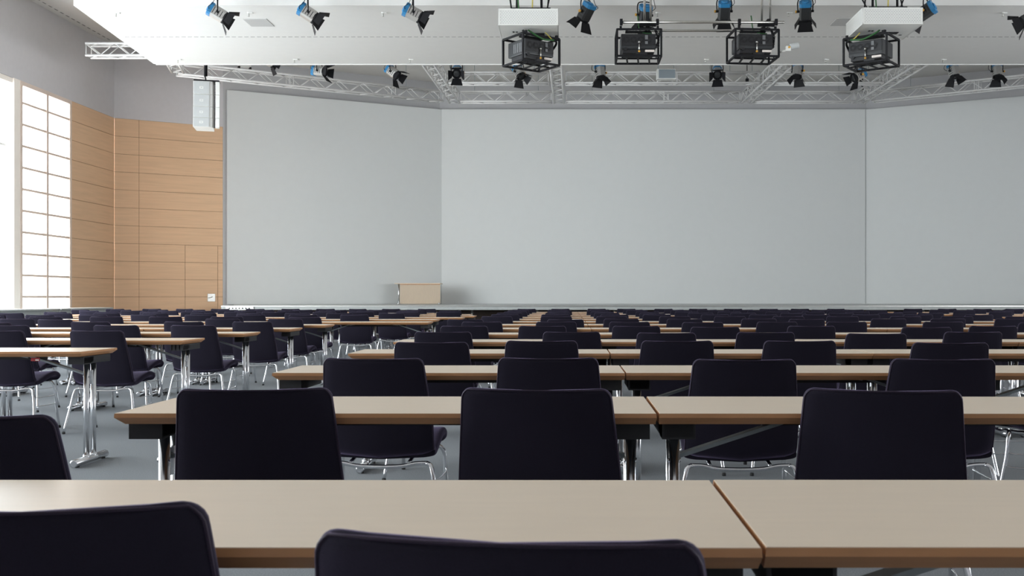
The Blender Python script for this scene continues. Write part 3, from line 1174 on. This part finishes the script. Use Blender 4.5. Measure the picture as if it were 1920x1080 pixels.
# front row, on a pipe above the picture
LB = 19.6
pipe = MB()
pipe.tube([(-8.0, LB, 6.98), (10.6, LB, 6.98)], 0.025, 10)
for x in (-7.5, -3.5, 0.6, 4.2, 9.9):
    pipe.tube([(x, LB, 6.98), (x, LB, ZC - 0.006)], 0.012, 6)
tag(pipe.build('lighting_pipe', 'blackmetal'), 'horizontal lamp pipe hung before the white soffit, above the picture', 'pipe')
G1 = 'stage lamps before the soffit'
H = 0.66
front = [
    (-6.41, 6.30, (0.86, 0.30, -0.50), 'stage lamp before the white soffit, first of three aimed away from the windows'),
    (-4.75, 6.30, (0.86, 0.25, -0.55), 'stage lamp before the white soffit, second of three aimed away from the windows'),
    (-2.82, 6.30, (0.90, 0.20, -0.45), 'stage lamp before the white soffit, third of three aimed away from the windows'),
    (0.36, 6.32, (-0.42, 0.40, -0.75), 'blue capped stage lamp just beside the first projector housing, doors angled to it'),
    (1.44, 6.27, (-0.10, 0.55, -0.80), 'blue capped stage lamp behind the first pole pair of the twin projector rig'),
    (2.90, 6.34, (0.02, 0.55, -0.80), 'blue capped stage lamp between the two pole pairs of the twin rig'),
    (4.39, 6.34, (0.10, 0.55, -0.80), 'blue capped stage lamp between the twin rig and the last projector housing'),
    (6.60, 6.33, (-0.70, 0.50, -0.45), 'stage lamp half hidden behind the perforated housing of the last projector'),
    (8.52, 6.20, (-0.75, 0.30, -0.35), 'stage lamp cut off by the picture edge before the soffit'),
]
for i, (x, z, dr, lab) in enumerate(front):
    lamp(x, LB, z, dr, lab, G1, 'silver' if i < 3 else 'darkgrey', hang=6.95 - z)  # dark body colour on the later lamps stands for shadow on them

G2 = 'stage lamps behind the soffit'
rear = [
    (-6.05, 26.12, 6.62, (0.95, -0.25, -0.12), 'silver stage lamp lying level behind the soffit edge, nearest the line array speaker'),
    (-4.25, 26.12, 6.60, (0.75, -0.30, -0.62), 'silver stage lamp with large open doors behind the soffit edge, second from speaker'),
    (-7.42, 26.5, 6.97, (0.6, 0.4, -0.30), 'stage lamp showing only a door corner under the soffit edge'),
    (-2.68, 26.12, 6.60, (0.05, -0.85, -0.45), 'black doored stage lamp facing the room beside the truss near the first fold'),
    (-1.16, 26.12, 6.60, (0.35, -0.45, -0.75), 'small stage lamp hanging below the first caged projector'),
    (0.83, 26.12, 6.60, (0.12, -0.22, -0.95), 'silver stage lamp pointing down between the first projector and the twin rig'),
    (3.70, 26.12, 6.58, (-0.1, -0.80, -0.50), 'black stage lamp facing the room under the middle of the twin rig'),
    (5.66, 26.12, 6.62, (-0.15, -0.25, -0.90), 'black stage lamp pointing down just past the white camera'),
    (7.15, 26.12, 6.52, (-0.80, -0.35, -0.50), 'stage lamp with orange knob hanging below the last caged projector'),
    (9.48, 26.12, 6.62, (0.12, -0.25, -0.90), 'first of two silver stage lamps behind the soffit beyond the last projector'),
    (10.55, 26.12, 6.62, (-0.02, -0.25, -0.92), 'second of two silver stage lamps behind the soffit beyond the last projector'),
]
for x, y, z, dr, lab in rear:
    lamp(x, y, z, dr, lab, G2, hang=6.924 - z if y < 26.4 else ZC - 0.006 - z)

# hooks and small boxes on the trusses
for x, y, lab in ((5.43, 32.05, 'black rigging hook above the cross truss before the centre screen'), (8.86, 32.05, 'black rigging hook above the truss at the far fold of the screens')):
    root = thing('rigging_hook', lab, 'hook', (x, y, ZT + 0.41), 0, 'rigging hooks')
    MB().tube([(0, 0, 0.15), (0, 0, ZC - ZT - 0.416)], 0.012, 6).build('chain', 'blackmetal', root)
    MB().box((0, 0, 0.08), (0.09, 0.09, 0.14), bevel=0.01).build('block', 'blackmetal', root)
    MB().tube(smooth_path([(0, 0, 0.02), (0, 0, -0.06), (0.05, 0, -0.1), (0.06, 0, -0.16), (0, 0, -0.2), (-0.05, 0, -0.17)], 5), 0.016, 8).build('hook', 'blackmetal', root)
root = thing('truss_clamp', 'white clamp fixture sitting on the oblique truss beside the line array speaker', 'clamp', (-8.75, 29.0, ZT + 0.225), R(31))
MB().box((0, 0, 0.05), (0.34, 0.1, 0.08), bevel=0.01).build('plate', 'white', root)
MB().tube([(0, 0, 0.09), (0, 0, ZC - ZT - 0.231)], 0.014, 8).build('rod', 'greymetal', root)
for s in (-1, 1):
    MB().box((s * 0.15, 0, -0.01), (0.05, 0.12, 0.08), bevel=0.008).build('jaw', 'blackmetal', root)

root = thing('hanging_loudspeaker', 'small white framed grey panel box hanging from the cross truss', 'speaker', (2.57, 27.4, 6.83), 0)
MB().box((0, 0.13, 0), (0.48, 0.25, 0.26), bevel=0.008).build('cabinet', 'white', root)
MB().box((0.015, -0.002, 0.0), (0.42, 0.016, 0.22), bevel=0.003).build('grille', mat('blue_grey_grille', srgb(142, 152, 158), 0.7, var=0.05, scale=200), root)
for s in (-1, 1):
    MB().tube([(s * 0.2, 0.13, 0.12), (s * 0.2, 0.13, ZC - 6.83)], 0.008, 6).build('hanger', 'greymetal', root)

# ------------------------------------------------------------------ line array loudspeaker
la = thing('line_array_speaker', 'white curved column of four loudspeakers hung before the beech cladding', 'speaker', (-9.13, 27.0, 6.56), R(14))
zt_ = 0.0
yy = 0.0
heights = [0.335, 0.315, 0.285, 0.245]
tl_ = [0, 2.5, 5.5, 9.5]
P0 = Vector((0, 0, 0))
for i, (h, t) in enumerate(zip(heights, tl_)):
    rot = Matrix.Rotation(R(-t), 4, 'X')
    m = Matrix.Translation(P0) @ rot
    b = MB()
    b.prism([(-0.30, 0.0), (0.10, 0.0), (0.16, 0.03), (0.19, 0.10), (0.19, 0.36), (-0.24, 0.36)], 'z', -h + 0.006, 0)
    cb = b.xf(m).build('cabinet', 'white', la)
    b = MB()
    b.box((-0.10, -0.006, -h / 2), (0.38, 0.014, h - 0.022), bevel=0.004)
    g = b.xf(m).build('grille', 'speakergrille', cb)
    b = MB()
    b.box((-0.10, -0.016, -h / 2), (0.09, 0.006, 0.06), bevel=0.002)
    b.mi = 1
    b.box((-0.10, -0.020, -h / 2), (0.05, 0.004, 0.028))
    b.xf(m).build('badge', ['white', 'speakergrille'], cb)
    b = MB()
    b.box((0.285, 0.06, -h / 2), (0.10, 0.10, h - 0.006), bevel=0.004)
    b.xf(m).build('side_flank', 'white', cb)
    b = MB()
    for j in range(8):
        b.box((0.222, 0.06, -h * (j + 0.5) / 8), (0.036, 0.05, h / 8 * 0.6))
    b.xf(m).build('throat_slots', 'blackplastic', cb)
    P0 = m @ Vector((0, 0, -h))
b = MB()
b.box((0.02, 0.15, 0.018), (0.62, 0.34, 0.03), bevel=0.004)
b.bar((0.0, 0.15, 0.03), (-0.03, 0.15, 0.16), 0.10, 0.03)
b.build('flying_frame', 'blackmetal', la)
b = MB()
b.tube([(-0.02, 0.15, 0.15), (-0.02, 0.15, ZC - 6.56)], 0.035, 8)
b.tube([(0.02, 0.15, 0.15), (0.04, 0.15, ZC - 6.56)], 0.01, 6)
b.build('suspension', 'blackmetal', la)

# ------------------------------------------------------------------ projectors
def projector(x, y, ztop, rz, label, housing_top=None):
    """black projector in an open tube cage; origin: centre of the cage top"""
    root = thing('caged_projector', label, 'projector', (x, y, ztop), rz, 'projectors hung under the ceiling')
    W, D, Hh = 0.78, 0.64, 0.47
    t = 0.034
    for sx in (-1, 1):
        for sy in (-1, 1):
            MB().box((sx * W / 2, sy * D / 2, -Hh / 2), (t, t, Hh), bevel=0.003).build('cage_post', 'blackmetal', root)
    for zz, nm in ((0, 'cage_top'), (-Hh, 'cage_bottom')):
        b = MB()
        for sx in (-1, 1):
            b.box((sx * W / 2, 0, zz), (t, D, t), bevel=0.003)
        for sy in (-1, 1):
            b.box((0, sy * D / 2, zz), (W, t, t), bevel=0.003)
        if zz < 0:
            for xx in (-0.2, 0.0, 0.2):
                b.bar((xx - 0.03, -D / 2, zz), (xx + 0.03, D / 2, zz), 0.03, 0.02)
            b.box((0, 0, zz + 0.02), (W, 0.03, 0.02))
            for sx in (-1, 1):
                b.tube([(sx * 0.3, -D / 2, zz - 0.015), (sx * 0.3, -D / 2, zz - 0.045)], 0.012, 6)
        b.build(nm, 'blackmetal', root)
    body = MB().box((-0.01, 0.0, -Hh / 2 + 0.035), (0.62, 0.54, 0.27), bevel=0.02).build('projector_body', 'darkgrey', root)
    b = MB()
    b.box((-0.01, -0.275, -Hh / 2 + 0.06), (0.60, 0.012, 0.20), bevel=0.004)
    for i in range(4):
        b.mi = 1
        b.lathe([(0.060, -0.285), (0.056, -0.282)], (-0.225 + i * 0.13, 0, -Hh / 2 + 0.06), 'y', 16)
        b.mi = 0
        b.lathe([(0.026, -0.290), (0.024, -0.284)], (-0.225 + i * 0.13, 0, -Hh / 2 + 0.06), 'y', 10)
        for a in range(4):
            b.bar((-0.225 + i * 0.13, -0.287, -Hh / 2 + 0.06), (-0.225 + i * 0.13 + 0.058 * cos(a * pi / 2 + .4), -0.287, -Hh / 2 + 0.06 + 0.058 * sin(a * pi / 2 + .4)), 0.004, 0.006)
    b.build('fan_grille', ['blackplastic', 'vent'], body)
    b = MB()
    b.box((0.13, -0.293, -Hh / 2 + 0.10), (0.05, 0.006, 0.075))
    b.box((0.13, -0.293, -Hh / 2 + 0.005), (0.05, 0.006, 0.05))
    b.build('control_label', 'midgrey', body)
    b = MB()
    b.box((-0.01, -0.02, -Hh / 2 - 0.13), (0.56, 0.44, 0.08), bevel=0.01)
    b.box((0.05, -0.22, -Hh / 2 - 0.17), (0.2, 0.06, 0.05), bevel=0.006)
    b.tube([(-0.24, -0.25, -Hh / 2 - 0.10), (-0.24, -0.27, -Hh / 2 - 0.10)], 0.03, 10)
    b.build('base_unit', 'blackplastic', body)
    b = MB()
    b.box((0.19, -0.262, -Hh / 2 - 0.135), (0.17, 0.03, 0.042), bevel=0.012)
    b.build('name_plate', 'pinkwhite', root)
    b = MB()
    b.tube([(0.0, -0.30, -Hh / 2 + 0.0), (0.0, -0.30, -Hh / 2 - 0.15)], 0.011, 8)
    b.lathe([(0.02, 0.0), (0.02, 0.03)], (0.0, -0.30, -Hh / 2 + 0.0), n=10)
    b.build('safety_pin', 'steel', root)
    b = MB()
    b.lathe([(0.018, 0.0), (0.018, 0.03)], (0.0, -0.30, -Hh / 2 - 0.165), n=8)
    b.build('brass_end', 'yellow', root)
    b = MB()
    b.lathe([(0.075, 0.27), (0.082, 0.40), (0.06, 0.40), (0.06, 0.36)], (0.08, 0, -Hh / 2 + 0.03), 'y', 18)
    b.build('lens', 'blackmetal', body)
    b = MB()
    for i in range(5):
        b.box((-0.322, -0.16 + i * 0.055, -Hh / 2 + 0.03), (0.008, 0.03, 0.16))
    b.build('side_panel', 'midgrey', body)
    b = MB()
    b.box((0, 0.0, 0.03), (0.46, 0.10, 0.03))
    for sx in (-1, 1):
        b.box((sx * 0.2, 0.0, 0.05), (0.04, 0.06, 0.075))
    b.build('hanging_bracket', 'blackmetal', root)
    for sx in (-1, 1):
        MB().box((sx * W * 0.42, -D / 2, 0.03), (0.04, 0.04, 0.05)).build('corner_clamp', 'blackmetal', root)
    return root


def cable(mb, pts, r=0.013):
    return mb.tube(smooth_path(pts, 6), r, 8)


PJ_Y = 19.1
p1 = projector(-0.63, PJ_Y, 5.70, R(36), 'black caged projector under a white housing, turned toward the window-side screen')
p2 = projector(1.29, PJ_Y + 0.1, 5.83, R(0), 'black caged projector at the first end of the twin pipe rig')
p3 = projector(3.35, PJ_Y + 0.1, 5.83, R(5), 'black caged projector at the second end of the twin rig, camera beside it')
p4 = projector(5.46, PJ_Y, 5.70, R(-36), 'black caged projector under a perforated housing, turned away from the windows')
for pr, s in ((p1, 1), (p4, -1)):
    b = MB()
    cable(b, [(-0.25 * s, -0.28, 0.075), (-0.2 * s, -0.34, 0.02), (0.02 * s, -0.36, -0.06), (0.25 * s, -0.34, -0.04), (0.36 * s, -0.2, -0.02)], 0.016)
    b.build('green_cable', 'green', pr)
    b = MB()
    cable(b, [(0.10 * s, -0.30, 0.078), (0.09 * s, -0.35, 0.05), (0.16 * s, -0.37, -0.02), (0.28 * s, -0.3, -0.05)], 0.009)
    b.build('yellow_cable', 'yellowgreen', pr)
    b = MB()
    cable(b, [(-0.3 * s, -0.2, 0.075), (-0.34 * s, -0.26, 0.05), (-0.22 * s, -0.3, 0.0), (0.1 * s, -0.34, -0.03), (0.34 * s, -0.3, -0.06), (0.36 * s, -0.1, -0.2)], 0.02)
    b.build('black_cable', 'blackmetal', pr)
for pr, dx in ((p2, 0.36), (p3, 0.36)):
    b = MB()
    for j in range(4):
        cable(b, [(0.1, -0.1 + 0.04 * j, 0.02), (0.25, -0.2, 0.06), (0.37, -0.12 + 0.02 * j, -0.06 - 0.05 * j), (0.33, -0.2, -0.2 - 0.03 * j), (0.27, -0.24, -0.33)], 0.008)
    b.build('black_cable', 'blackmetal', pr)
    b = MB()
    cable(b, [(0.0, 0.1, 0.35), (0.03, 0.05, 0.08), (0.12, -0.05, 0.0), (0.24, -0.1, -0.02)], 0.011)
    b.build('green_cable', 'green', pr)

# housings
def housing(x, y, z0, label):
    root = thing('projector_housing', label, 'housing', (x, y, z0), 0, 'white housings above the projectors')
    b = MB()
    W, D, Hh = 1.03, 1.10, 0.29
    b.box((0, -D / 2, Hh / 2), (W, 0.012, Hh))
    b.box((0, D / 2, Hh / 2), (W, 0.012, Hh))
    b.box((-W / 2, 0, Hh / 2), (0.012, D, Hh))
    b.box((W / 2, 0, Hh / 2), (0.012, D, Hh))
    b.build('perforated_sides', 'perforated', root)
    b = MB()
    b.box((0, 0, 0.006), (W, D, 0.012))
    for sx in (-1, 1):
        b.box((sx * (W / 2 - 0.012), -D / 2 - 0.006, Hh / 2), (0.026, 0.010, Hh - 0.04))
        for zz in (0.012, Hh - 0.012):
            b.box((sx * (W / 2 + 0.006), 0, zz), (0.010, D, 0.022))
    for zz in (0.012, Hh - 0.012):
        b.box((0, -D / 2 - 0.007, zz), (W, 0.012, 0.024))
    b.build('base_plate', 'white', root)
    b = MB()
    b.box((0.1, 0.05, -0.004), (0.34, 0.14, 0.012))
    b.build('cable_opening', 'vent', root)
    b = MB()
    b.box((-0.28, -0.1, -0.002), (0.03, 0.06, 0.008))
    b.box((-0.22, -0.1, -0.002), (0.03, 0.06, 0.008))
    b.box((0.36, 0.2, -0.002), (0.05, 0.03, 0.008))
    b.build('bottom_marks', 'vent', root)
    for sx in (-1, 1):
        b = MB()
        for sy in (-0.2, 0.2):
            b.tube([(sx * 0.30, sy, Hh), (sx * 0.36, -sy, Hh + 0.42)], 0.014, 6)
            b.tube([(sx * 0.36, sy, Hh + 0.42), (sx * 0.30, -sy, Hh + 0.84)], 0.014, 6)
            b.tube([(sx * 0.30, sy, Hh + 0.84), (sx * 0.33, sy, ZC - z0 - 0.006)], 0.014, 6)
        b.tube([(sx * 0.22, -0.1, Hh), (sx * 0.20, -0.1, ZC - z0 - 0.006)], 0.022, 8)
        b.build('lift_scissor', 'blackmetal', root)
    b = MB()
    b.tube([(-0.3, -0.15, Hh + 0.12), (0.38, -0.15, Hh + 0.12)], 0.010, 6)
    b.build('cross_rod', 'blackmetal', root)
    b = MB()
    cable(b, [(-0.18, -0.2, Hh), (-0.19, -0.2, Hh + 0.2), (-0.24, -0.2, Hh + 0.8)], 0.012)
    b.build('green_cable', 'green', root)
    b = MB()
    cable(b, [(0.05, -0.1, Hh), (0.06, -0.1, Hh + 0.3), (0.08, -0.1, Hh + 0.9)], 0.012)
    b.build('yellow_cable', 'yellowgreen', root)
    return root


housing(-0.66, PJ_Y - 0.05, 5.80, 'white housing with a plain front above the first caged projector')
housing(5.66, PJ_Y - 0.05, 5.82, 'white perforated housing above the last caged projector, showing its side')

# twin rig: pipes carrying the middle projectors
rig = thing('pipe_rig', 'steel pipe rig carrying the two middle projectors', 'rig', (2.33, PJ_Y, 5.95))
MB().tube([(-1.36, -0.24, 0), (1.52, -0.24, 0)], 0.024, 12).build('crossbar', 'steel', rig)
MB().tube([(-1.30, 0.35, 0.0), (1.40, 0.35, 0.0)], 0.024, 12).build('crossbar', 'steel', rig)
for x in (-0.93, -0.82, 1.17, 1.32):
    MB().tube([(x, 0.0, -0.02), (x, 0.0, ZC - 5.956)], 0.021, 12).build('pole', 'steel', rig)
for x in (-1.36, -0.72, 0.73, 1.38):
    b = MB()
    b.box((x, -0.24, 0.0), (0.05, 0.06, 0.11), bevel=0.006)
    b.tube([(x, -0.24, 0.03), (x, -0.24, 0.05)], 0.016, 8)
    b.build('pipe_clamp', 'blackmetal', rig)
b = MB()
for x in (-0.875, 1.245):
    b.box((x, 0.0, 0.01), (0.30, 0.06, 0.05))
    b.box((x, 0.05, 0.035), (0.06, 0.66, 0.03))
b.build('coupler', 'blackmetal', rig)

cm = thing('camera_unit', 'small white cylindrical camera on an arm beside the second rig projector', 'camera', (3.95, PJ_Y - 0.15, 5.50), 0)
MB().tube([(-0.16, 0, -0.06), (-0.03, 0, -0.02)], 0.018, 8).build('arm', 'white', cm)
MB().box((-0.01, 0, 0.0), (0.09, 0.08, 0.09), bevel=0.015).build('head', 'white', cm)
mm = Matrix.Rotation(R(-12), 4, 'Y')
MB().lathe([(0.045, 0.03), (0.055, 0.05), (0.055, 0.17), (0.045, 0.19)], (0, 0, 0.03), 'x', 16).xf(mm).build('barrel', 'speakergrille', cm)
MB().lathe([(0.02, 0.0), (0.02, 0.02)], (0.0, -0.045, 0.02), 'y', 10).build('knob', 'yellow', cm)

# a red and white sticker under the first window block table
st_ = MB().box((0, 0, 0), (0.055, 0.004, 0.022))
st_.mi = 1
st_.box((0.012, -0.001, -0.004), (0.022, 0.004, 0.008))
so = st_.build('red_sticker', ['red', 'white'], None, (-3.37, 6.77, 0.688))
tag(so, 'small red and white sticker under the aisle end of a window block table', 'sticker')
